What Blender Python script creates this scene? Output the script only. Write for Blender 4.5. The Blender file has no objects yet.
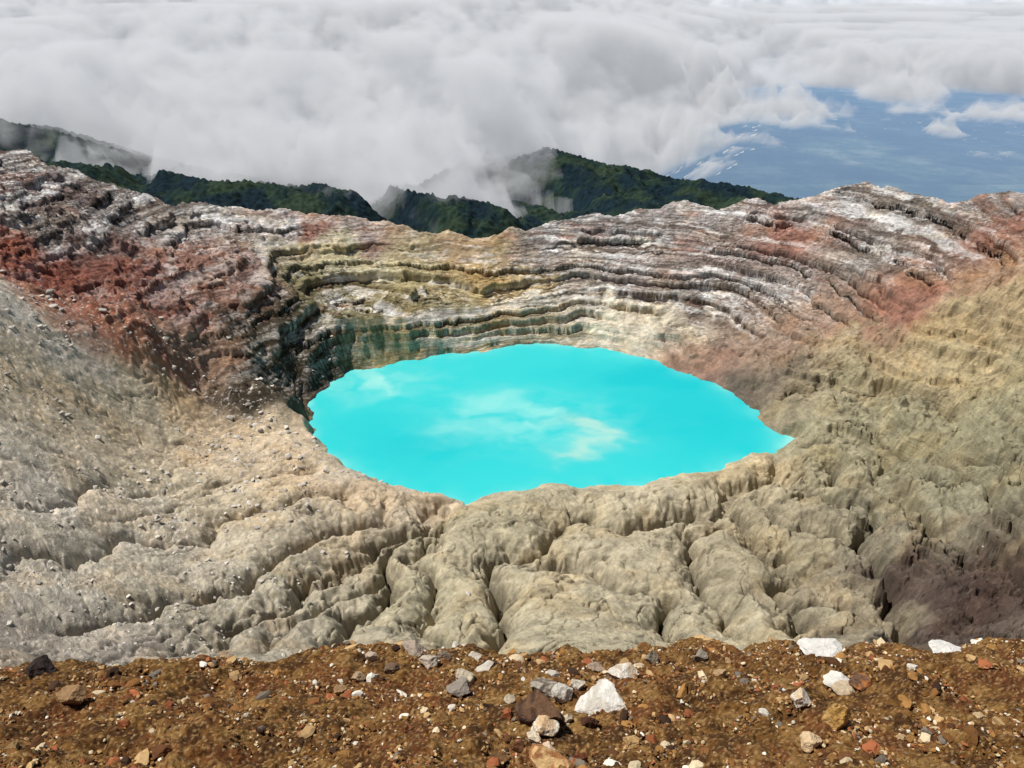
import bpy, math, random
import numpy as np
from mathutils import Vector, Matrix

random.seed(3)
RNG = np.random.RandomState(11)
sc = bpy.context.scene
sc.view_settings.view_transform = 'Standard'
sc.view_settings.look = 'None'
sc.view_settings.exposure = 0

# ------------------------------------------------------------------ camera
PITCH = math.radians(27.8)
F = 804.0
CT, ST = math.cos(PITCH), math.sin(PITCH)
cam_d = bpy.data.cameras.new("camera")
cam = bpy.data.objects.new("camera", cam_d)
sc.collection.objects.link(cam)
cam.location = (0, 0, 0)
cam.rotation_euler = (math.pi/2 - PITCH, 0, 0)
cam_d.sensor_width = 36
cam_d.lens = 36*F/1024
cam_d.clip_start = 0.1
cam_d.clip_end = 200000
sc.camera = cam

def ray(px, py):
    a = (px-512)/F; b = (384-py)/F
    return a, CT+b*ST, -ST+b*CT
def PY(px, py, Y):
    a, y, z = ray(px, py); t = Y/y
    return (a*t, Y, z*t)
def PZ(px, py, Z):
    a, y, z = ray(px, py); t = Z/z
    return (a*t, y*t, Z)

# ------------------------------------------------------------------ noise
_perm = RNG.permutation(512).astype(np.int64)
_ang = RNG.rand(512)*2*np.pi
_gx, _gy = np.cos(_ang), np.sin(_ang)
def pn(x, y, seed=0):
    x = np.asarray(x, float)+seed*0.37; y = np.asarray(y, float)+seed*0.71
    xi = np.floor(x).astype(np.int64); yi = np.floor(y).astype(np.int64)
    xf = x-xi; yf = y-yi
    def g(ix, iy, fx, fy):
        h = _perm[(_perm[(ix+seed*37) & 511]+iy) & 511]
        return _gx[h]*fx+_gy[h]*fy
    u = xf*xf*xf*(xf*(xf*6-15)+10); v = yf*yf*yf*(yf*(yf*6-15)+10)
    a = g(xi, yi, xf, yf); b = g(xi+1, yi, xf-1, yf)
    c = g(xi, yi+1, xf, yf-1); d = g(xi+1, yi+1, xf-1, yf-1)
    ab = a+(b-a)*u
    return (ab+((c+(d-c)*u)-ab)*v)*1.5
def _rot(x, y):
    return (x*0.8-y*0.6)*2.03+13.7, (x*0.6+y*0.8)*2.03+7.1
def fbm(x, y, oct=4, seed=0, gain=0.5):
    s = 0; a = 1
    for i in range(oct):
        s = s+a*pn(x, y, seed+i*3); x, y = _rot(x, y); a *= gain
    return s
def billow(x, y, oct=4, seed=0, gain=0.5):
    s = 0; a = 1
    for i in range(oct):
        s = s+a*np.abs(pn(x, y, seed+i*3)); x, y = _rot(x, y); a *= gain
    return s
def sstep(a, b, x):
    t = np.clip((x-a)/(b-a), 0, 1); return t*t*(3-2*t)
def lin(c):
    c = np.asarray(c, float)/255.0
    return np.where(c <= 0.04045, c/12.92, ((c+0.055)/1.055)**2.4)
def mx2(C, c, w):
    w = np.clip(w, 0, 1)[..., None]; return C*(1-w)+c*w
def blur(A, r, n=3):
    for _ in range(n):
        P = np.pad(A, ((0, 0), (r, r)), mode='edge')
        c = np.cumsum(np.pad(P, ((0, 0), (1, 0))), axis=1)
        A = (c[:, 2*r+1:]-c[:, :-(2*r+1)])/(2*r+1)
    return A

class TPS:
    def __init__(s, pts, smooth=0.0):
        P = np.array(pts, float); s.P = P[:, :2]/100.0; n = len(P)
        d = np.hypot(s.P[:, None, 0]-s.P[None, :, 0], s.P[:, None, 1]-s.P[None, :, 1])
        K = np.where(d > 0, d*d*np.log(d+1e-12), 0)+np.eye(n)*smooth
        Q = np.hstack([np.ones((n, 1)), s.P])
        A = np.vstack([np.hstack([K, Q]), np.hstack([Q.T, np.zeros((3, 3))])])
        s.w = np.linalg.solve(A, np.concatenate([P[:, 2], np.zeros(3)]))
    def __call__(s, x, y):
        x = np.asarray(x, float)/100; y = np.asarray(y, float)/100
        n = len(s.P); r = s.w[n]+s.w[n+1]*x+s.w[n+2]*y
        for i in range(n):
            d2 = (x-s.P[i, 0])**2+(y-s.P[i, 1])**2
            r = r+s.w[i]*0.5*d2*np.log(d2+1e-12)
        return r
def coarse(fn, X, Y, k=4):
    nr, nc = X.shape
    ri = np.unique(np.append(np.arange(0, nr, k), nr-1)); ci = np.unique(np.append(np.arange(0, nc, k), nc-1))
    G = fn(X[np.ix_(ri, ci)], Y[np.ix_(ri, ci)])
    a = np.arange(nr); i0 = np.clip(np.searchsorted(ri, a, 'right')-1, 0, len(ri)-2); t = ((a-ri[i0])/(ri[i0+1]-ri[i0]))[:, None]
    G = G[i0]*(1-t)+G[i0+1]*t
    b = np.arange(nc); j0 = np.clip(np.searchsorted(ci, b, 'right')-1, 0, len(ci)-2); u = ((b-ci[j0])/(ci[j0+1]-ci[j0]))[None]
    return G[:, j0]*(1-u)+G[:, j0+1]*u

LAKE = -200.0
shore_px = [(308,425),(316,402),(330,384),(350,372),(400,362),(450,355),(500,347),(545,344),(600,348),(650,358),
            (690,373),(735,392),(765,418),(786,442),(778,458),(752,456),(720,470),(680,480),(640,486),(590,490),(545,488),
            (505,498),(470,506),(445,498),(420,496),(395,492),(365,478),(338,460),(316,442)]
shore = np.array([PZ(px, py, LAKE)[:2] for px, py in shore_px])
LC = shore.mean(axis=0)

def sd_poly(x, y, poly):
    x = np.asarray(x, float); y = np.asarray(y, float)
    best = np.full(x.shape, 1e18); inside = np.zeros(x.shape, bool)
    n = len(poly)
    for i in range(n):
        ax, ay = poly[i]; bx, by = poly[(i+1) % n]
        ex, ey = bx-ax, by-ay
        t = np.clip(((x-ax)*ex+(y-ay)*ey)/(ex*ex+ey*ey), 0, 1)
        d = (x-ax-t*ex)**2+(y-ay-t*ey)**2
        best = np.minimum(best, d)
        c = ((ay > y) != (by > y)) & (x < (bx-ax)*(y-ay)/(by-ay+1e-12)+ax)
        inside ^= c
    return np.where(inside, -1, 1)*np.sqrt(best)

ctrl = []
for p in shore[::1]: ctrl.append((p[0], p[1], LAKE+1))
ctrl += [(LC[0], LC[1], -214), (LC[0]-50, LC[1], -212), (LC[0]+50, LC[1], -212)]
crest = [(-260,130,-84),(-80,150,-98),(0,160,-105),(30,158,-107),(60,172,-113),(100,190,-121),(125,196,-125),(170,208,-135),(230,216,-140),(290,213,-142),(340,219,-145),(400,235,-154),(450,244,-161),
 (500,236,-156),(560,222,-152),(620,213,-148),(700,210,-145),(760,204,-140),(800,197,-136),(835,190,-132),(880,189,-130),(930,198,-128),(955,208,-127),(990,199,-121),(1024,193,-115),(1100,185,-105),(1300,160,-90)]
Zp = crest+[
 (560,290,-180),(640,290,-178),(700,290,-175),(800,290,-168),(900,290,-155),(700,345,-193),(800,330,-180),(900,330,-168),
 (450,300,-181),(450,265,-169),(390,258,-165),(330,265,-164),(330,310,-180),(400,305,-181),(250,330,-168),(250,270,-150),(180,330,-157),(180,260,-147),(100,260,-135),(100,300,-145),
 (0,250,-120),(0,280,-128),(150,340,-151),(270,395,-186),(250,370,-180),
 (1024,350,-160),(1024,300,-140),(1024,265,-135),(1024,230,-125),(900,370,-180),(800,380,-190),(1100,300,-130),
 (850,400,-185),(820,440,-192),(940,420,-176),(1024,400,-162),(1024,450,-160),(900,450,-184)]
for p in Zp: ctrl.append(PZ(*p))
Yp = [(0,293,300),(60,330,303),(130,372,310),(-80,250,285),(200,396,333),
 (0,400,240),(0,500,190),(0,600,150),(0,650,130),(150,450,280),(250,455,297),(150,550,205),(150,640,150),(300,550,220),(300,500,255),(300,630,165),
 (512,530,243),(512,570,210),(512,630,168),(400,530,242),(650,530,243),(700,630,168),(850,630,165),(800,500,262),(800,560,215),(950,600,180),
 (1024,640,150),(1024,550,195),(1024,490,232),(-80,640,118),(1110,640,135),(1110,480,220)]
for p in Yp: ctrl.append(PY(*p))
for x in (-160,-100,-50,0,50,100,160): ctrl.append((x, 100, -123))
base = TPS(ctrl, 0.002)
cw_ = np.array([PZ(*p) for p in crest]); cs_ = cw_[:, 0]/cw_[:, 1]; cy_ = cw_[:, 1]

def hits(pxs):
    out = []
    Ys = np.linspace(100, 560, 1000)
    for px, py in pxs:
        a, y, z = ray(px, py)
        t = Ys/y; zz = base(a*t, Ys)
        k = np.argmax(z*t < zz) if np.any(z*t < zz) else len(Ys)-1
        out.append((a*t[k], Ys[k]))
    return np.array(out)

# ------------------------------------------------------------------ mesh helpers
def mk_mesh(name, co, faces, mat=None, smooth=True, col=None):
    me = bpy.data.meshes.new(name)
    co = np.asarray(co, np.float32); faces = np.asarray(faces, np.int32)
    k = faces.shape[1]
    me.vertices.add(len(co)); me.vertices.foreach_set("co", co.ravel())
    me.loops.add(faces.size); me.loops.foreach_set("vertex_index", faces.ravel())
    me.polygons.add(len(faces))
    me.polygons.foreach_set("loop_start", np.arange(0, faces.size, k, dtype=np.int32))
    me.polygons.foreach_set("loop_total", np.full(len(faces), k, np.int32))
    me.polygons.foreach_set("use_smooth", np.full(len(faces), smooth))
    me.update(calc_edges=True)
    if col is not None:
        at = me.color_attributes.new("Col", 'FLOAT_COLOR', 'POINT')
        c4 = np.ones((len(co), 4), np.float32); c4[:, :col.shape[1]] = col
        at.data.foreach_set("color", c4.ravel())
    if mat: me.materials.append(mat)
    ob = bpy.data.objects.new(name, me); sc.collection.objects.link(ob)
    return ob
def grid_faces(nr, nc):
    i = np.arange(nr*nc).reshape(nr, nc)
    return np.stack([i[:-1, :-1], i[:-1, 1:], i[1:, 1:], i[1:, :-1]], -1).reshape(-1, 4)

# ------------------------------------------------------------------ materials
def new_mat(name):
    m = bpy.data.materials.new(name); m.use_nodes = True
    nt = m.node_tree; nt.nodes.clear()
    out = nt.nodes.new('ShaderNodeOutputMaterial')
    return m, nt, out
def ground_mat(name, scales, bump_dist, var=0.35, rough=0.95, bump_strength=0.7, strata=False):
    m, nt, out = new_mat(name); N = nt.nodes; L = nt.links
    def math_(op, a, b):
        n = N.new('ShaderNodeMath'); n.operation = op
        for i, s in enumerate((a, b)):
            if isinstance(s, (int, float)): n.inputs[i].default_value = s
            else: L.new(s, n.inputs[i])
        return n.outputs[0]
    b = N.new('ShaderNodeBsdfPrincipled'); L.new(b.outputs[0], out.inputs[0])
    b.inputs['Roughness'].default_value = rough
    b.inputs['Specular IOR Level'].default_value = 0.12
    at = N.new('ShaderNodeAttribute'); at.attribute_name = 'Col'
    tc = N.new('ShaderNodeTexCoord')
    n1 = N.new('ShaderNodeTexNoise'); n1.inputs['Scale'].default_value = scales[0]; n1.inputs['Detail'].default_value = 6; n1.inputs['Roughness'].default_value = 0.7
    n2 = N.new('ShaderNodeTexNoise'); n2.inputs['Scale'].default_value = scales[1]; n2.inputs['Detail'].default_value = 3; n2.inputs['Roughness'].default_value = 0.75
    L.new(tc.outputs['Object'], n1.inputs[0]); L.new(tc.outputs['Object'], n2.inputs[0])
    h = math_('MULTIPLY', math_('ADD', n1.outputs[0], n2.outputs[0]), 0.5)
    mr = N.new('ShaderNodeMapRange'); mr.inputs['From Min'].default_value = 0.3; mr.inputs['From Max'].default_value = 0.7
    mr.inputs['To Min'].default_value = 1-var; mr.inputs['To Max'].default_value = 1+var
    L.new(h, mr.inputs['Value'])
    fac = mr.outputs[0]; hh = h
    if strata:
        mp = N.new('ShaderNodeMapping'); mp.inputs['Scale'].default_value = (0.035, 0.035, 0.95); mp.inputs['Rotation'].default_value = (0.0, math.radians(2), 0)
        L.new(tc.outputs['Object'], mp.inputs[0])
        n3 = N.new('ShaderNodeTexNoise'); n3.inputs['Scale'].default_value = 1.0; n3.inputs['Detail'].default_value = 6; n3.inputs['Roughness'].default_value = 0.7; n3.inputs['Distortion'].default_value = 0.3
        L.new(mp.outputs[0], n3.inputs[0])
        c3 = math_('SUBTRACT', n3.outputs[0], 0.5)
        w3 = math_('MULTIPLY', c3, at.outputs['Alpha'])
        fac = math_('MULTIPLY', fac, math_('ADD', math_('MULTIPLY', w3, 3.4), 1.0))
        hh = math_('ADD', h, math_('MULTIPLY', w3, 3.0))
    mx = N.new('ShaderNodeVectorMath'); mx.operation = 'SCALE'
    L.new(at.outputs['Color'], mx.inputs[0]); L.new(fac, mx.inputs['Scale'])
    L.new(mx.outputs[0], b.inputs['Base Color'])
    bp = N.new('ShaderNodeBump'); bp.inputs['Strength'].default_value = bump_strength; bp.inputs['Distance'].default_value = bump_dist
    L.new(hh, bp.inputs['Height']); L.new(bp.outputs[0], b.inputs['Normal'])
    return m

# ================================================================== CRATER TERRAIN
rows = np.concatenate([np.linspace(96, 285, 430, endpoint=False), np.linspace(285, 545, 740, endpoint=False), np.linspace(545, 700, 30)])
NC = 1150
sl = np.linspace(-0.92, 0.92, NC)
S, Y = np.meshgrid(sl, rows)
X = S*Y
YCR = np.interp(S, cs_, cy_)+7*fbm(S*14, S*0+3, 4, 4)
def base_c(X, Y):
    Sx = X/Y; yc = np.interp(Sx, cs_, cy_)+7*fbm(Sx*14, Sx*0+3, 4, 4)
    yl = np.minimum(Y, yc); over = np.maximum(Y-yc, 0)
    return base(Sx*yl, yl)-0.15*np.minimum(over, 10)-0.95*np.maximum(over-6, 0)
Z = coarse(base_c, X, Y, 4)
Zr = np.maximum(Z+200, 0)
sd = sd_poly(X+fbm(X/18, Y/18, 4, 5)*5.0, Y+fbm(X/18, Y/18, 4, 9)*4.0, shore)

dx, dy = X-LC[0], Y-LC[1]
R = np.hypot(dx, dy)
wall = sstep(400, 430, Y+0.14*np.maximum(X, 0))
wall = np.maximum(wall, sstep(330, 360, Y)*sstep(60, 120, -X))
near = 1-wall
away = sstep(2, 26, sd)
leftside = sstep(-50, -115, X)
rightside = sstep(75, 130, X)
U = X+dx/(R+30)*0.7*Zr
V = Y+dy/(R+30)*0.7*Zr

gul = [([(330,660),(370,592),(395,548),(425,522),(462,505)],1.4),
       ([(190,650),(280,602),(345,565),(400,532)],1.1),
       ([(485,660),(505,600),(482,572),(525,543),(570,522),(640,532),(690,517),(735,492),(775,474)],1.6),
       ([(705,660),(655,600),(600,572),(540,560),(500,566)],1.0),
       ([(910,660),(885,585),(862,533),(845,503),(795,482)],1.4),
       ([(745,640),(695,592),(672,560),(705,524)],1.0),
       ([(60,632),(150,612),(250,576),(330,535),(390,515)],1.0),
       ([(1040,600),(1010,565),(905,503),(830,472)],1.1),
       ([(825,655),(795,565),(745,522),(720,510)],1.0),
       ([(1040,480),(930,452),(850,440),(800,450)],0.9),
       ([(1040,525),(960,480),(880,462)],0.8),
       ([(250,655),(300,618),(365,575)],0.7),
       ([(430,655),(440,600),(425,560),(430,530)],0.7),
       ([(0,570),(120,548),(240,515),(340,505)],0.6),
       ([(0,500),(120,490),(250,480),(330,475)],0.4),
       ([(770,600),(850,610),(900,640)],0.6),
       ([(860,540),(800,530),(760,505)],0.7),
       ([(1040,420),(930,400),(850,385),(800,395)],0.9)]
gdist = np.full(Z.shape, 60.0); gdep = np.zeros_like(Z)
jx = X+fbm(X/26, Y/26, 5, 41, .5)*8; jy = Y+fbm(X/26, Y/26, 5, 44, .5)*8
for pts, dep in gul:
    W = hits(pts)
    best = np.full(Z.shape, 1e9)
    for i in range(len(W)-1):
        ax, ay = W[i]; ex, ey = W[i+1]-W[i]
        t = np.clip(((jx-ax)*ex+(jy-ay)*ey)/(ex*ex+ey*ey), 0, 1)
        best = np.minimum(best, np.hypot(jx-ax-t*ex, jy-ay-t*ey))
    gdist = np.minimum(gdist, best+(1-min(dep, 1))*5)
    gdep = np.maximum(gdep, dep*np.exp(-best/1.5))
gdist = np.maximum(gdist, 0)
dome = np.sqrt(1-np.clip(1-gdist/19.0, 0, 1)**2)
amp = 12.5*(1-0.55*leftside)
Z += near*sstep(0, 16, sd)*(amp*(dome-0.75)-5.4*gdep)
wx = X+fbm(X/45, Y/45, 4, 21)*22; wy = Y+fbm(X/45, Y/45, 4, 25)*22
wdx, wdy = wx-LC[0], wy-LC[1]
wr = np.hypot(wdx, wdy); wa = np.arctan2(wdx, -wdy)
rl2 = np.sqrt(np.abs(pn(wa*7+5, wr/75, 35))+0.002)
rl3 = np.sqrt(np.abs(pn(wa*19+5+fbm(X/25, Y/25, 2, 34)*.6, wr/60, 38))+0.002)
rl4 = np.abs(pn(wa*50+fbm(X/15, Y/15, 3, 36)*1.2, wr/40, 39))
Z += near*away*((1.5+2.6*rightside)*(rl2-0.5)+(0.5+0.6*leftside+0.9*rightside)*(rl3-0.5)+0.3*(rl4-0.2))
ck1 = fbm(wa*8+fbm(X/20, Y/20, 3, 55)*0.5, wr/55, 3, 56, .45)
ck2 = fbm(X/24+fbm(X/12, Y/12, 3, 57)*0.35, Y/24, 3, 58, .45)
crack = np.exp(-np.abs(ck1)*28)*1.0+np.exp(-np.abs(ck2)*24)*0.6
Z -= near*away*crack*(2.2-1.2*leftside)

# -- shore bank / cliffs
leftcl = sstep(0.0, 0.8, -dx/(R+1))*sstep(-0.25, 0.3, dy/(R+1))
ang_far = sstep(-0.1, 0.6, dy/(R+1))
bank = 3.0+1.5*ang_far+10*leftcl
Z += bank*(1+0.5*fbm(X/25, Y/25, 3, 51))*sstep(0, 5+4*leftcl+6*ang_far, sd)*(1-0.75*sstep(10, 55, sd))

# -- wall relief + strata terraces (uneven bed thickness, beds die out sideways)
butt = np.abs(fbm(X/70+fbm(X/60, Y/60, 2, 60), Y/100, 4, 61))
Z += wall*away*(3.2*(0.4-butt))
redw = sstep(300, 330, Y)*sstep(-110, -170, X)*sstep(450, 410, Y)
Z += redw*7*(0.5-np.sqrt(np.abs(fbm(X/26, Y/30, 4, 66))))
def terrace(h, S, lo, hi):
    k = np.floor(h/S); f = h/S-k
    return S*(k+sstep(lo, hi, f)), f
tilt = 0.03*X+fbm(X/110, Y/110, 5, 71, 0.55)*4.5+0.34*fbm(X/5, Y/5, 4, 73)
h = Z+tilt
h1 = h+2.2*np.sin(h*0.37+0.01*X)+1.0*np.sin(h*0.83+1.3+0.013*X)
t1, f1_ = terrace(h1, 7.4, 0.59, 0.68); t2, f2_ = terrace(h1*0.8+1.7, 1.9, 0.52, 0.72)
d2 = t2-(h1*0.8+1.7)
wbase = wall*sstep(1, 7, sd)*(1-0.6*redw)*sstep(0, -12, Y-YCR+6)
wz = wbase*sstep(-0.40, 0.10, fbm(X/38, Y/30, 4, 75)+0.18)
wz2 = wbase*sstep(-0.4, 0.1, fbm(X/22, Y/18, 4, 79)+0.18)
Z = Z+wz*0.68*(t1-h1)+wz2*0.62*d2
# -- roughness
Z += away*(0.45+0.50*wall+0.9*rightside*near)*fbm(U/15, V/15, 5, 91, 0.6)
crag = wall*sstep(-60, -160, X)
Z += away*crag*2.4*(0.45-np.abs(fbm(X/9, Y/9, 5, 93, 0.6)))
Z += away*near*(0.15+3.4*rightside)*(0.3-np.abs(fbm(U/18, V/18, 5, 94, 0.58)))
tt = 0.10*X+fbm(X/55, Y/55, 3, 77, .45)*7
hq = Z+tt; hq1 = hq+2.0*np.sin(hq*0.4)
t3, f3_ = terrace(hq1, 8.5, 0.50, 0.74)
rk = near*away*np.maximum(rightside*sstep(-0.25, 0.2, fbm(X/35, Y/35, 3, 81)), 0.3*(1-leftside)*sstep(0.15, 0.45, fbm(X/40, Y/40, 3, 83)))
Z = Z+rk*0.45*(t3-hq1)
fine = fbm(U/2.6, V/2.6, 3, 95, 0.6)
Z += sstep(1, 8, sd)*(0.16+0.34*wall+0.22*rightside)*fine
qx1 = U*0.87-V*0.5; qy1 = U*0.5+V*0.87
chunk = np.maximum(0, fbm(qx1/1.9+fbm(X/8, Y/8, 2, 98), qy1/1.9, 2, 97)-0.3)
talus = sstep(-40, -105, X)*near
Z += away*chunk*(0.25+0.85*talus)
inn = Y < YCR-10
Z = np.where(sd < 0, np.minimum(Z, LAKE-0.5+sd*0.2), np.where(inn, np.maximum(Z, LAKE+0.25), Z))
Z = np.where((sd >= 0) & (sd < 3), np.maximum(LAKE-0.3, np.minimum(Z, LAKE+0.2+sd*1.7)), Z)
cvx, cvy, _ = PZ(288, 392, -196)
cave = np.exp(-(((X-cvx)/13)**2+((Y-cvy)/17)**2))
Z -= np.minimum(18*cave, np.maximum(Z-(LAKE+1.0), 0))*(sd > 0)
lip = (np.exp(-((f1_-0.66)/0.07)**2)*2.5*wz+np.exp(-((f2_-0.70)/0.12)**2)*0.65*wz2)*sstep(8, 20, sd)+rk*0.6*np.exp(-((f3_-0.70)/0.1)**2)
XX = X-lip*dx/(R+1); YY = Y-lip*dy/(R+1)

# ---- colour
cp = [(20,172,(150,142,138),1),(60,200,(128,114,110),1),(120,225,(172,166,162),1),(200,230,(172,166,160),1),(280,226,(165,152,145),.8),(30,230,(150,144,140),1),
(310,232,(150,112,100),.5),(370,242,(152,120,106),.5),(200,262,(154,118,104),.5),(240,300,(134,98,84),.4),
(20,262,(148,94,78),.3),(60,290,(140,86,72),.3),(110,275,(138,92,79),.3),(120,330,(144,97,80),.2),(170,310,(138,93,79),.3),(205,355,(146,120,101),.2),
(330,262,(196,188,152),.3),(380,260,(204,196,160),.3),(420,272,(188,176,134),.5),(330,302,(150,142,108),.9),(400,302,(156,148,110),.9),(480,280,(192,170,122),.6),(520,292,(186,166,124),.6),(450,330,(160,150,116),.8),
(268,345,(88,78,64),.5),(300,350,(74,68,52),.5),(320,340,(88,82,60),.6),(285,372,(62,56,46),.4),(350,345,(136,129,94),.8),(268,395,(64,58,48),.4),(400,345,(158,148,112),.8),(460,255,(172,150,120),.5),  # darkest points paint the shaded cliff face into the rock colour
(560,240,(154,148,144),1),(620,228,(168,162,158),1),(700,225,(172,164,160),1),(790,236,(162,120,104),.6),(840,208,(176,171,166),1),(900,215,(172,167,160),1),(980,215,(164,154,147),1),
(560,275,(168,157,146),.9),(640,268,(166,154,147),1),(700,290,(158,150,142),1),(780,280,(162,148,139),1),(860,260,(172,166,160),1),(940,240,(160,144,134),1),(1010,232,(158,120,104),.6),(720,250,(164,148,140),1),
(600,322,(214,206,184),.3),(650,332,(206,196,174),.2),(555,332,(172,162,136),.6),
(900,312,(156,114,97),.3),(820,322,(158,132,114),.3),(750,352,(150,128,110),.2),(975,288,(166,136,110),.4),(1012,310,(178,158,124),.5),(930,332,(174,156,122),.5),(860,342,(166,151,122),.4),(960,368,(178,163,128),.5),(1010,390,(156,149,120),.5),
(715,372,(146,120,106),.2),(755,398,(108,97,86),.4),(800,402,(150,139,115),.4),(850,380,(158,149,119),.4),
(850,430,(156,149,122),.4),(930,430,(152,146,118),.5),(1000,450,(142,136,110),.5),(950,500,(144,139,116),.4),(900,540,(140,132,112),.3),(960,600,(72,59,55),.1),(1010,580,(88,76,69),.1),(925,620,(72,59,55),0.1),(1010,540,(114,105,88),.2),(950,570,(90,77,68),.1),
(500,530,(170,161,135),0),(600,570,(178,168,143),0),(650,500,(184,173,147),0),(740,480,(178,166,138),0),(800,560,(160,150,124),.1),(450,600,(170,161,135),0),(300,600,(174,165,143),0),(400,500,(190,175,152),0),(600,630,(170,161,136),0),(750,630,(170,161,136),0),(850,600,(154,143,120),0),
(50,600,(174,166,151),0),(50,500,(188,179,163),0),(50,400,(190,175,150),0),(30,330,(196,187,172),0),(120,400,(192,179,154),0),(200,430,(188,168,138),0),(280,440,(200,181,152),0),(200,500,(186,173,148),0),(120,550,(178,169,151),0),(20,650,(150,141,129),0),(200,620,(164,155,136),0)]
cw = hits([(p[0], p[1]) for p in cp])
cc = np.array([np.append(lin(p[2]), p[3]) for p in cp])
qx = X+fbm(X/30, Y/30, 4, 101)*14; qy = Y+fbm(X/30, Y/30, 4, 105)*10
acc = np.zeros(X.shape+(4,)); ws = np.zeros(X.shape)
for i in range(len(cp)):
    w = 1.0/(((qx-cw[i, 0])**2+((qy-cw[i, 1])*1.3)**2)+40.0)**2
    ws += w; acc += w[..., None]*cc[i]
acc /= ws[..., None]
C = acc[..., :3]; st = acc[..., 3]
zz = Z+tilt+fbm(U/9, V/9, 3, 111)*0.4
b1 = fbm(zz/3.0, X/400, 3, 121, 0.7)
b2 = fbm(zz/0.9+40, X/150, 3, 125, 0.7)
band = np.clip(0.5*b1+0.55*b2, -1, 1)
brk = sstep(-0.35, 0.15, fbm(X/25, Y/25, 4, 128)+0.25)
wl = sstep(0.05, 0.22, band)*st*brk*0.9*wall
C = mx2(C, lin((222, 220, 216)), wl)
wd = (sstep(-0.06, -0.28, band)*st*0.85*(0.3+0.7*wall))[..., None]
C = C*(1-wd)+C*np.array([.34, .29, .26])*wd
rb = sstep(0.1, 0.35, fbm(zz/5.0+90, X/160, 3, 127, 0.6))*wall*sstep(-0.1, 0.3, fbm(X/40, Y/40, 3, 129))*0.35*(st > .6)
C = mx2(C, lin((160, 112, 96)), rb)
v = 1+0.30*fbm(U/9, V/9, 5, 131, 0.6)+0.18*fbm(U/1.3, V/1.3, 2, 137)
C = C*np.clip(v, 0.45, 1.7)[..., None]
sp = sstep(0.10, 0.33, chunk+0.2*pn(X/40, Y/40, 141))*(0.1+0.7*talus)*0.75
C = mx2(C, lin((216, 210, 202)), sp)
gully_shade = np.clip(np.exp(-gdist/1.6)+0.5*np.clip(crack, 0, 1), 0, 1)*near*0.65*away*(1-0.5*leftside)  # darkens gullies and cracks: shade painted into the colour
C = C*(1-gully_shade[..., None])+lin((76, 66, 54))*gully_shade[..., None]
och = (sstep(0.0, 0.5, fbm(U/28, V/28, 5, 151))*0.4)[..., None]
C = C*(1-och)+C*np.array([1.12, 0.97, 0.78])*och
C = np.clip(C*1.02, 0.01, 0.8)
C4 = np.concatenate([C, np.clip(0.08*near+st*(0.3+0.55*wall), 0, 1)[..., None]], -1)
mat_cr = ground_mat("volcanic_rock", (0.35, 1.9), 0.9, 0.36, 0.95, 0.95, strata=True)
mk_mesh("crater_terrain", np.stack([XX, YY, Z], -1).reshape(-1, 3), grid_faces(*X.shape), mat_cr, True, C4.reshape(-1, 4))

# ================================================================== LAKE
ly = np.linspace(LC[1]-105, LC[1]+115, 260); lx = np.linspace(LC[0]-150, LC[0]+150, 340)
LX, LY = np.meshgrid(lx, ly)
LZ = np.full(LX.shape, LAKE)
tq = lin((56, 206, 208)); pale = lin((160, 228, 220)); cream = lin((210, 222, 200)); deep = lin((20, 192, 200))
lc = np.zeros(LX.shape+(3,))+tq
wxx = LX+fbm(LX/30, LY/22, 5, 201)*10; wyy = LY+fbm(LX/30, LY/22, 5, 205)*8
def blob(px, py, rx, ry):
    x, y, _ = PZ(px, py, LAKE); return np.exp(-(((wxx-x)/rx)**2+((wyy-y)/ry)**2))
def mixc(c, w, amt):
    w = np.clip(w*amt, 0, 1)[..., None]; return lc*(1-w)+c*w
soft = 0.55+0.7*fbm(wxx/20, wyy/14, 5, 211)
lc = mixc(deep, blob(700, 420, 60, 40)+blob(420, 440, 40, 25)+blob(650, 375, 40, 20), 0.8)
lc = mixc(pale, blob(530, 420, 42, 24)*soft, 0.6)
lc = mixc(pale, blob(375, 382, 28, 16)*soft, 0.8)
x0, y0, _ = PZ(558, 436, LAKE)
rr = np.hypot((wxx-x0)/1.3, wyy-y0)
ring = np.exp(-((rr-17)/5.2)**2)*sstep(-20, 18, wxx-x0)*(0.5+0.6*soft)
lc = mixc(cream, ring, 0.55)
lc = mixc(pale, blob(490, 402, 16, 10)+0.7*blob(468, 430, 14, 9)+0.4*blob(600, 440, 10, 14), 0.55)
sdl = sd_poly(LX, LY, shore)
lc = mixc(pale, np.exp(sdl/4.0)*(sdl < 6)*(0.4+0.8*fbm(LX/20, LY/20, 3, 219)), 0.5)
m, nt, out = new_mat("acid_lake_water")
b = nt.nodes.new('ShaderNodeBsdfPrincipled'); nt.links.new(b.outputs[0], out.inputs[0])
at = nt.nodes.new('ShaderNodeAttribute'); at.attribute_name = 'Col'; nt.links.new(at.outputs['Color'], b.inputs['Base Color'])
b.inputs['Roughness'].default_value = 0.4; b.inputs['Specular IOR Level'].default_value = 0.12
tc = nt.nodes.new('ShaderNodeTexCoord'); nz = nt.nodes.new('ShaderNodeTexNoise'); nz.inputs['Scale'].default_value = 0.9; nz.inputs['Detail'].default_value = 4
bp = nt.nodes.new('ShaderNodeBump'); bp.inputs['Strength'].default_value = 0.15; bp.inputs['Distance'].default_value = 0.2
nt.links.new(tc.outputs['Object'], nz.inputs[0]); nt.links.new(nz.outputs[0], bp.inputs['Height']); nt.links.new(bp.outputs[0], b.inputs['Normal'])
mk_mesh("crater_lake", np.stack([LX, LY, LZ], -1).reshape(-1, 3), grid_faces(*LX.shape), m, True, (lc*0.86).reshape(-1, 3))

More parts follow.
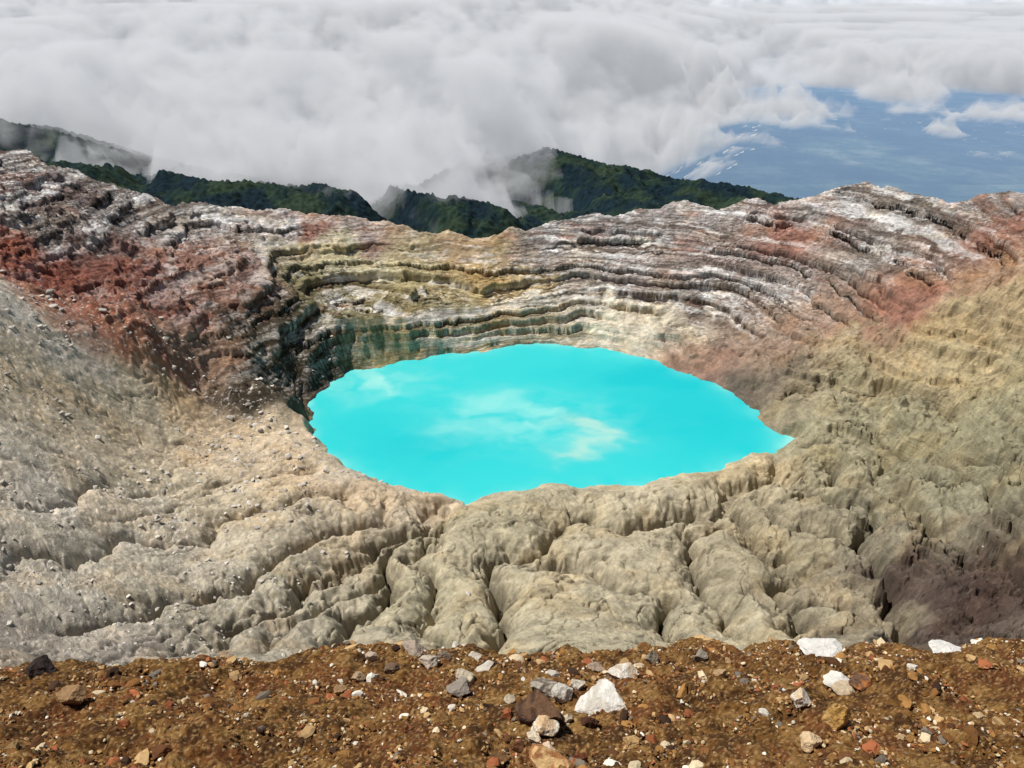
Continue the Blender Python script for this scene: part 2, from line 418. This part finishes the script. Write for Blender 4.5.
# ================================================================== FOREGROUND RIM
def edgeY(x):
    return np.interp(x, [-4, -2.9, -2.2, -0.9, 0.3, 1.1, 2.0, 3.0, 4], [4.2, 4.25, 4.45, 4.68, 4.42, 4.6, 4.66, 4.6, 4.6])
def rimz(x, y, fine=True):
    e = edgeY(x)+0.16*fbm(x/0.5, x*0+3, 4, 301, 0.6)
    u = y-e
    z = -(2.4+0.5*y)
    soft = np.where(u > -0.35, (np.clip(u, -0.35, 0.35)+0.35)**2/(4*0.35), 0)+np.maximum(u-0.35, 0)
    z = z-0.85*soft
    big = 0.085*fbm(x/0.7, y/0.7, 3, 311)
    z = z+big*sstep(0, 2, y)
    far = sstep(6, 30, y)
    z = z+far*4.0*fbm(x/20, y/20, 3, 315)
    return z
r1 = np.concatenate([np.linspace(0.6, 2.4, 40, endpoint=False), np.linspace(2.4, 6.5, 420, endpoint=False), np.geomspace(6.5, 101, 120)])
s1 = np.linspace(-0.95, 0.95, 900)
S1, Y1 = np.meshgrid(s1, r1); X1 = S1*(Y1+1.5)
Z1 = rimz(X1, Y1)
fm = sstep(9, 6, Y1)
det = 0.036*fbm(X1/0.16, Y1/0.16, 4, 321, 0.62)+0.014*np.maximum(0, pn(X1/0.035, Y1/0.035, 325))
Z1 += det*fm
c0 = lin((120, 84, 42)); c1 = lin((80, 54, 32)); c2 = lin((158, 122, 72)); c3 = lin((124, 76, 44))
f1 = fbm(X1/0.7, Y1/0.7, 5, 331, 0.6); f2 = fbm(X1/0.25+9, Y1/0.25, 5, 335, 0.65)
Cf = np.zeros(X1.shape+(3,))+c0
Cf = mx2(Cf, c1, sstep(0.0, 0.4, f2)*0.85); Cf = mx2(Cf, c3, sstep(0.0, 0.5, f1)*0.6); Cf = mx2(Cf, c2, sstep(0.05, 0.6, -f2)*0.7)
pb = pn(X1/0.02, Y1/0.02, 341)
Cf = mx2(Cf, lin((185, 155, 110)), sstep(0.3, 0.5, pb)*0.7)
Cf = mx2(Cf, lin((50, 34, 20)), sstep(0.25, 0.5, -pb)*0.7)
farc = sstep(7, 20, Y1)[..., None]
Cf = Cf*(1-farc)+lin((150, 140, 115))*farc
mat_fg = ground_mat("gravel_soil", (14, 60), 0.03, 0.4, 0.95, 0.9)
mk_mesh("gravel_slope", np.stack([X1, Y1, Z1], -1).reshape(-1, 3), grid_faces(*X1.shape), mat_fg, True, (Cf*.80).reshape(-1, 3))

# ---- loose stones
import bmesh
def ico(sub):
    bm = bmesh.new(); bmesh.ops.create_icosphere(bm, subdivisions=sub, radius=1.0)
    v = np.array([tuple(q.co) for q in bm.verts]); f = np.array([[q.index for q in p.verts] for p in bm.faces]); bm.free()
    return v, f
mat_st = ground_mat("loose_stone", (30, 120), 0.01, 0.3, 0.9, 0.5)
V1, F1 = ico(1); V2, F2 = ico(2)
def scatter(name, pos, size, cols, V, Fc, mat, flat=0.6, rng=RNG, chops=3):
    n = len(pos)
    v = np.repeat(V[None], n, 0)
    v = v*(1+0.25*rng.randn(n, V.shape[0], 1)*0.6)
    for _ in range(chops):
        nn = rng.randn(n, 1, 3); nn /= np.linalg.norm(nn, axis=2, keepdims=True)
        d = (v*nn).sum(2, keepdims=True)-0.55
        v = v-np.maximum(d, 0)*nn
    sc3 = np.stack([0.75+0.6*rng.rand(n), 0.6+0.4*rng.rand(n), flat*(0.6+0.6*rng.rand(n))], 1)[:, None, :]
    v = v*sc3
    a = rng.rand(n)*6.283; ca, sa = np.cos(a)[:, None], np.sin(a)[:, None]
    tl = (rng.rand(n)-0.5)[:, None]*0.7
    x = v[..., 0]*ca-v[..., 1]*sa; y = v[..., 0]*sa+v[..., 1]*ca; z = v[..., 2]+x*tl
    v = np.stack([x, y, z], -1)*size[:, None, None]+pos[:, None, :]
    f = (Fc[None]+(np.arange(n)*V.shape[0])[:, None, None]).reshape(-1, 3)
    c = np.repeat(cols[:, None, :], V.shape[0], 1).reshape(-1, 3)
    return mk_mesh(name, v.reshape(-1, 3), f, mat, False, c)
pal = np.array([lin(c) for c in [(150,110,62),(118,82,46),(178,146,102),(92,62,38),(204,186,152),(150,90,58),(215,208,192),(118,108,96),(66,48,36)]])
def pebbles(n, smin, smax, pw, probs, thr=0.35):
    y = 2.5+RNG.rand(n)*2.7; x = (RNG.rand(n)*2-1)*0.72*(y+1.2)
    keep = fbm(x/0.5, y/0.5, 3, 351)+RNG.rand(n)*0.9+0.25*sstep(3.9, 4.6, y) > thr
    x, y = x[keep], y[keep]; n = len(x)
    s = smin+(smax-smin)*RNG.rand(n)**pw
    z = rimz(x, y)+s*0.15
    ci = RNG.choice(len(pal), n, p=probs)
    col = pal[ci]*(0.75+0.5*RNG.rand(n, 1))
    return np.stack([x, y, z], 1), s, col
P, s_, c_ = pebbles(42000, 0.004, 0.018, 2.0, [.2,.2,.16,.16,.07,.08,.03,.04,.06])
scatter("gravel", P, s_, c_, V1, F1, mat_st)
P, s_, c_ = pebbles(3400, 0.014, 0.055, 3.2, [.16,.17,.17,.11,.10,.09,.08,.06,.06], 0.6)
scatter("pebbles", P, s_, c_, V2, F2, mat_st)

# ---- individual rocks
V4, F4 = ico(5)
mat_rk = ground_mat("rock_surface", (9, 45), 0.03, 0.32, 0.88, 0.9)
def gpt(px, py):
    a, y, z = ray(px, py)
    ts = np.linspace(2.5, 9, 700); zz = rimz(a*ts, y*ts)
    k = np.argmax(z*ts < zz); t = ts[k]
    return np.array([a*t, y*t, float(zz[k])]), t
def rock(name, px, py, w, h, colr, seed, dep=0.8, col2=None):
    r = np.random.RandomState(seed)
    p, t = gpt(px, py+h*0.42)
    W = w*t/F/2; H = h*t/F/2*1.05
    v = V4.copy()
    for _ in range(15):
        nn = r.randn(3); nn /= np.linalg.norm(nn)
        d = (v@nn)-(0.42+0.3*r.rand()); v = v-np.maximum(d, 0)[:, None]*nn
    v += 0.06*np.stack([fbm(v[:, 1]*2+seed, v[:, 2]*2, 5, 400, .6), fbm(v[:, 0]*2, v[:, 2]*2+seed, 5, 403, .6), fbm(v[:, 1]*2, v[:, 0]*2+seed, 5, 406, .6)], 1)
    v -= (v.max(0)+v.min(0))/2
    v /= np.abs(v).max(0)
    v = v*np.array([W, W*dep, H])
    a = (r.rand()-0.5)*0.6; ca, sa = math.cos(a), math.sin(a)
    v = np.stack([v[:, 0]*ca-v[:, 2]*sa*0.6, v[:, 1], v[:, 0]*sa*0.6+v[:, 2]*ca], 1)
    c = np.repeat(lin(colr)[None], len(v), 0)
    if col2 is not None:
        w_ = sstep(-0.1, 0.25, fbm(v[:, 0]/W*1.3+seed, v[:, 2]/H*1.3, 3, 410))[:, None]; c = c*(1-w_)+lin(col2)*w_
    ob = mk_mesh(name, v, F4, mat_rk, True, c*0.88)
    ob.location = p+np.array([0, W*dep*0.3, H*0.5])
    ob.data.set_sharp_from_angle(angle=math.radians(22))
WHT = (228, 223, 212)
rocks = [(540,710,52,32,(112,84,62),(72,54,44)),(602,702,56,12,WHT,(205,196,182)),(562,690,22,18,(214,206,192),None),(545,687,30,11,(176,166,150),(120,108,96)),
 (622,674,34,12,(205,185,160),(230,222,208)),(545,727,30,22,(214,180,138),(235,225,205)),(801,697,23,15,(216,192,160),WHT),(840,684,34,9,WHT,None),
 (862,682,24,18,(170,112,66),(110,84,66)),(837,712,26,34,(200,156,88),(208,170,110)),(812,742,25,14,(218,190,150),None),(824,653,46,8,(224,220,212),None),
 (845,690,26,9,(200,180,150),None),
 (880,637,38,8,(200,196,190),None),(915,641,36,8,WHT,None),(946,649,30,9,(226,222,214),None),(700,655,14,12,(150,140,125),None),(372,655,14,12,(190,170,150),None),
 (412,650,24,12,(175,158,140),None),(428,662,20,12,(200,184,165),None),(465,676,20,14,(205,190,165),None),(485,667,20,9,(206,196,180),None),(459,688,26,14,(150,140,128),None),
 (72,697,26,18,(160,128,92),None),(40,666,34,18,(62,52,48),None),(632,741,18,12,(196,160,110),None),(552,757,46,20,(160,110,70),(205,170,120)),(548,748,20,14,(226,200,170),None),
 (652,657,14,14,(150,138,120),None),(580,757,16,14,(120,72,48),None),(720,672,14,9,(190,160,120),None),(500,757,16,9,(120,90,60),None),(160,752,22,12,(106,70,44),None),
 (225,655,14,8,(176,150,120),None),(980,716,14,8,(196,170,130),None),(900,738,12,8,(180,150,110),None),(340,690,14,9,(160,130,95),None),(12,746,16,10,(150,120,80),None),
 (596,667,18,9,(170,150,130),None),(520,745,18,14,(110,74,50),None),(590,722,20,14,(84,56,42),None),(510,700,14,10,(190,175,150),None),(392,668,16,10,(120,100,80),None),(444,655,14,10,(140,125,108),None),
 (578,684,16,10,(214,204,188),None),(606,686,18,9,(196,180,158),None),(534,738,16,10,(222,204,176),None),(566,718,14,9,(206,188,160),None),(475,656,14,9,(200,190,174),None),(358,676,14,8,(176,150,118),None)]
for i, (px, py, w, h, c, c2) in enumerate(rocks):
    rock("rock", px, py, w, h, c, 500+i, 0.8, c2)

# ---- scree boulders inside the crater
nb = 24000
ii = RNG.randint(0, X.shape[0], nb*3); jj = RNG.randint(0, X.shape[1], nb*3)
bX, bY, bZ = X[ii, jj], Y[ii, jj], Z[ii, jj]
dens = talus[ii, jj]*0.9+0.012
dens *= sstep(-0.25, 0.4, fbm(bX/30, bY/30, 4, 451))
ok = (RNG.rand(len(bX)) < dens) & (sd[ii, jj] > 4) & (bY > 120) & (bY < 480)
bX, bY, bZ = bX[ok], bY[ok], bZ[ok]; n = len(bX)
s_ = (0.18+1.3*RNG.rand(n)**8)*(bY/230)
c_ = np.array([lin((210, 203, 192))])*(0.5+0.55*RNG.rand(n, 1))
mat_sc = ground_mat("scree_stone", (1.0, 5), 0.1, 0.25, 0.95, 0.5)
scatter("scree", np.stack([bX, bY, bZ+s_*0.1], 1), s_, c_, V1, F1, mat_sc)

# ================================================================== FORESTED MOUNTAIN
fc = []
for px, py, Yd in [(-150,110,1500),(0,132,1480),(60,132,1450),(130,152,1450),(220,174,1430),(300,184,1420),(380,188,1420),(430,178,1400),(480,164,1380),(530,154,1350),(565,163,1330),(600,172,1330),(660,181,1340),(700,187,1350),(745,198,1370)]:
    fc.append(PY(px, py, Yd))
for px, py, Yd in [(-150,200,900),(0,215,900),(150,240,900),(300,260,900),(450,262,900),(600,262,920),(700,262,950),(800,262,1000),(1000,260,1000),(1200,260,1000),
                   (50,175,1180),(200,200,1180),(450,205,1150),(560,205,1130),(660,212,1150),(840,240,1350),(1000,250,1400),(1200,250,1400)]:
    fc.append(PY(px, py, Yd))
for x in (-1800,-1000,-300,300,1000,1800):
    fc.append((x, 750, -560)); fc.append((x, 2000, -800 if x < 500 else -1100)); fc.append((x, 3000, -1600)); fc.append((x, 3600, -1750))
fb = TPS(fc, 0.05)
rF = np.concatenate([np.linspace(700, 1500, 560, endpoint=False), np.linspace(1500, 3500, 80)])
sF = np.linspace(-1.1, 1.1, 900); SF, YF = np.meshgrid(sF, rF); XF = SF*YF
ZF = coarse(fb, XF, YF, 4)
rid = np.abs(fbm(XF/230+fbm(XF/300, YF/300, 2, 500)*0.5, YF/420, 4, 501))
ZF += -60*(rid-0.3)*sstep(1450, 1300, YF)*0.8
can = billow(XF/8, YF/8, 2, 511, 0.6)
ZF += 6*can+4*fbm(XF/40, YF/40, 3, 515)
g1 = fbm(XF/60, YF/60, 5, 521, 0.6); g2 = pn(XF/6, YF/6, 525)
CF = mx2(np.zeros(XF.shape+(3,))+lin((38, 60, 56)), lin((66, 84, 62)), sstep(0.0, 0.6, g1)*0.7)
CF = mx2(CF, lin((24, 45, 58)), sstep(-0.1, 0.4, -g1)*0.85)  # bluer greens put thin haze into the canopy colour
CF = CF*(1+0.5*g2)[..., None]*0.60
mat_fo = ground_mat("forest_canopy", (0.02, 0.2), 2.0, 0.35, 0.95, 0.6)
mk_mesh("forested_mountain", np.stack([XF, YF, ZF], -1).reshape(-1, 3), grid_faces(*XF.shape), mat_fo, True, np.clip(CF, 0.004, 1).reshape(-1, 3))

# ================================================================== VALLEY
m, nt, out = new_mat("valley_land"); N = nt.nodes; L = nt.links
b = N.new('ShaderNodeBsdfPrincipled'); L.new(b.outputs[0], out.inputs[0]); b.inputs['Roughness'].default_value = 1; b.inputs['Specular IOR Level'].default_value = 0.1
tc = N.new('ShaderNodeTexCoord'); nz = N.new('ShaderNodeTexNoise'); nz.inputs['Scale'].default_value = 0.0013; nz.inputs['Detail'].default_value = 10; nz.inputs['Roughness'].default_value = 0.72
cr = N.new('ShaderNodeValToRGB'); L.new(tc.outputs['Object'], nz.inputs[0]); L.new(nz.outputs[0], cr.inputs[0]); L.new(cr.outputs[0], b.inputs['Base Color'])
cr.color_ramp.elements[0].position = 0.40; cr.color_ramp.elements[0].color = (0.02, 0.05, 0.03, 1)
cr.color_ramp.elements[1].position = 0.64; cr.color_ramp.elements[1].color = (0.36, 0.36, 0.24, 1)
e = cr.color_ramp.elements.new(0.52); e.color = (0.10, 0.14, 0.08, 1)
mk_mesh("valley_ground", [(-120000, -5000, -1700), (120000, -5000, -1700), (120000, 160000, -1700), (-120000, 160000, -1700)], [(0, 1, 2, 3)], m, False)

m, nt, out = new_mat("glowing_haze"); N = nt.nodes; L = nt.links
v = N.new('ShaderNodeVolumeAbsorption'); v.inputs['Color'].default_value = (0, 0, 0, 1); v.inputs['Density'].default_value = 0.00030
e = N.new('ShaderNodeEmission'); e.inputs['Color'].default_value = (0.28, 0.43, 0.65, 1); e.inputs['Strength'].default_value = 0.95*0.00030  # emitted blue stands in for daylight scattered by the air
a = N.new('ShaderNodeAddShader'); L.new(v.outputs[0], a.inputs[0]); L.new(e.outputs[0], a.inputs[1]); L.new(a.outputs[0], out.inputs['Volume'])
BX = [(0, 3, 2, 1), (4, 5, 6, 7), (0, 1, 5, 4), (1, 2, 6, 5), (2, 3, 7, 6), (3, 0, 4, 7)]
def boxv(x0, x1, y0, y1, z0, z1): return [(x0,y0,z0),(x1,y0,z0),(x1,y1,z0),(x0,y1,z0),(x0,y0,z1),(x1,y0,z1),(x1,y1,z1),(x0,y1,z1)]
mk_mesh("haze", boxv(-90000, 90000, 1450, 120000, -1690, -920), BX, m, False)

# ================================================================== CLOUDS (heterogeneous scattering volumes with added glow)
def het(name, scale, thr, k, dens, zlo, zhi, zbias, em, emc, rate, detail=4, rough=0.6, big=None):
    m, nt, out = new_mat(name); N = nt.nodes; L = nt.links
    tc = N.new('ShaderNodeTexCoord')
    nz = N.new('ShaderNodeTexNoise'); nz.inputs['Scale'].default_value = 1/scale; nz.inputs['Detail'].default_value = detail; nz.inputs['Roughness'].default_value = rough
    mp = N.new('ShaderNodeMapping'); mp.inputs['Scale'].default_value = (1, 1, 1.35); mp.inputs['Location'].default_value = (scale*3.3, scale*1.7, 0)
    L.new(tc.outputs['Object'], mp.inputs[0]); L.new(mp.outputs[0], nz.inputs[0])
    sx = N.new('ShaderNodeSeparateXYZ'); L.new(tc.outputs['Object'], sx.inputs[0])
    mr = N.new('ShaderNodeMapRange'); mr.inputs['From Min'].default_value = zlo; mr.inputs['From Max'].default_value = zhi; mr.inputs['To Min'].default_value = zbias; mr.inputs['To Max'].default_value = -zbias
    L.new(sx.outputs['Z'], mr.inputs['Value'])
    a = N.new('ShaderNodeMath'); a.operation = 'ADD'; L.new(nz.outputs[0], a.inputs[0]); L.new(mr.outputs[0], a.inputs[1])
    s = N.new('ShaderNodeMath'); s.operation = 'SUBTRACT'; L.new(a.outputs[0], s.inputs[0]); s.inputs[1].default_value = thr
    mu = N.new('ShaderNodeMath'); mu.operation = 'MULTIPLY'; mu.use_clamp = True; L.new(s.outputs[0], mu.inputs[0]); mu.inputs[1].default_value = k
    d = N.new('ShaderNodeMath'); d.operation = 'MULTIPLY'; L.new(mu.outputs[0], d.inputs[0]); d.inputs[1].default_value = dens
    v = N.new('ShaderNodeVolumeScatter'); v.inputs['Color'].default_value = (1, 1, 1, 1); L.new(d.outputs[0], v.inputs['Density'])
    e = N.new('ShaderNodeEmission'); e.inputs['Color'].default_value = (*emc, 1)  # added glow, stands in for sunlight scattered many times in the cloud
    es = N.new('ShaderNodeMath'); es.operation = 'MULTIPLY'; es.inputs[1].default_value = em; L.new(d.outputs[0], es.inputs[0]); L.new(es.outputs[0], e.inputs['Strength'])
    ad = N.new('ShaderNodeAddShader'); L.new(v.outputs[0], ad.inputs[0]); L.new(e.outputs[0], ad.inputs[1]); L.new(ad.outputs[0], out.inputs['Volume'])
    m.cycles.volume_step_rate = rate
    return m
def slab(name, Xc, Yc, lo, hi, mask, mat):
    nr, nc = Xc.shape
    hi = np.where(mask, hi, lo)
    top = np.stack([Xc, Yc, hi], -1).reshape(-1, 3); bot = np.stack([Xc, Yc, lo], -1).reshape(-1, 3)
    f = grid_faces(nr, nc); f = f[mask.ravel()[f].any(1)]
    return mk_mesh(name, np.vstack([top, bot]), np.vstack([f, f[:, ::-1]+nr*nc]), mat, False)
ry = np.geomspace(900, 7000, 230); sx = np.linspace(-0.95, 0.95, 300)
SS, YC = np.meshgrid(sx, ry); XC = SS*YC
edge_px = [(-300,100),(-100,118),(0,124),(60,132),(120,158),(200,186),(290,203),(340,224),(400,224),(440,210),(480,185),(520,166),(590,158),(650,128),(720,114),(800,108),(900,104),(1024,106),(1300,106)]
ep = np.array([PZ(px, py, -340)[:2] for px, py in edge_px]); es = ep[:, 0]/ep[:, 1]
shift = np.interp([p[0] for p in edge_px], [-300, 0, 60, 150, 300, 420, 500, 600, 700], [-500, -660, -600, -460, -350, -320, -330, -260, 0])
near_edge = blur(np.interp(SS, es, ep[:, 1]+shift), 10)
rgt = sstep(0.08, 0.30, SS)
d = (YC-near_edge)+fbm(XC/260, YC/260, 6, 601, 0.62)*(170+330*rgt)
mk = sstep(0, 420+500*rgt, d)*sstep(7000, 6000, YC)*sstep(0.95, 0.88, np.abs(SS))
mtn = coarse(fb, XC, np.minimum(YC, 2900), 2)-25
lo = np.maximum(-560.0+170*rgt, np.where(YC < 2900, mtn, -1e4))
hi = lo+(np.maximum(-140-110*rgt, mtn+160)-lo)*mk**(0.65+0.5*rgt)*(1+0.35*(1-mk)*fbm(XC/100, YC/100, 4, 607))
slab("cloud_bank", XC, YC, lo, hi, mk > 0.004, het("glowing_cloud", 430, 0.485, 15, 0.019, -620, -40, 0.125, 0.21, (0.90, 0.94, 1.0), 0.065, 5, 0.60))
sx = np.linspace(-0.75, 0.15, 220); ry = np.linspace(900, 1700, 140)
SS, YC = np.meshgrid(sx, ry); XC = SS*YC
ctr = blur(np.interp(SS, [-0.75, -0.5, -0.35, -0.28, -0.13, -0.06, 0.05, 0.15], [1400, 1350, 1240, 1090, 1090, 1260, 1380, 1500]), 14)
tk = blur(np.interp(SS, [-0.75, -0.6, -0.45, -0.28, -0.13, -0.05, 0.02, 0.10, 0.15], [80, 90, 95, 120, 110, 80, 50, 20, 0]), 14)
mkt = sstep(-180, 180, YC-ctr+150*fbm(XC/130, YC/130, 5, 661, .6))*sstep(1700, 1600, YC)*sstep(-0.75, -0.70, SS)*sstep(0.14, 0.04, SS)
mt = coarse(fb, XC, YC, 2)
lo = mt-40; hi = mt+tk*mkt*(1+0.5*fbm(XC/70, YC/70, 4, 665))
slab("fog_tongue", XC, YC, lo, hi, (mkt*tk) > 0.5, het("glowing_fog", 170, 0.44, 7, 0.013, -1000, 0, 0.0, 0.21, (0.90, 0.94, 1.0), 0.12, 5, 0.62))
mk_mesh("cloud_sea", boxv(-22000, 22000, 7000, 22000, -900, -280), BX, het("glowing_cloud_far", 1300, 0.54, 16, 0.013, -900, -280, 0.12, 0.31, (0.86, 0.92, 1.0), 0.045, 5), False)

# ================================================================== LIGHT
sd_ = Vector((-0.36, 0.10, 0.76)).normalized()
el = math.asin(sd_.z); az = math.atan2(sd_.x, sd_.y)
w = bpy.data.worlds.new("World"); sc.world = w; w.use_nodes = True
nt = w.node_tree; nt.nodes.clear()
o = nt.nodes.new('ShaderNodeOutputWorld'); bg = nt.nodes.new('ShaderNodeBackground'); sk = nt.nodes.new('ShaderNodeTexSky')
sk.sky_type = 'NISHITA'; sk.sun_disc = False; sk.sun_elevation = el; sk.sun_rotation = az % (2*math.pi); sk.altitude = 1500
nt.links.new(sk.outputs[0], bg.inputs[0]); nt.links.new(bg.outputs[0], o.inputs[0]); bg.inputs[1].default_value = 0.053
ld = bpy.data.lights.new("sun", 'SUN'); ld.energy = 5.0; ld.angle = math.radians(0.5); ld.color = (1.0, 0.96, 0.9)
lo_ = bpy.data.objects.new("sun", ld); sc.collection.objects.link(lo_)
lo_.rotation_euler = sd_.to_track_quat('Z', 'Y').to_euler()
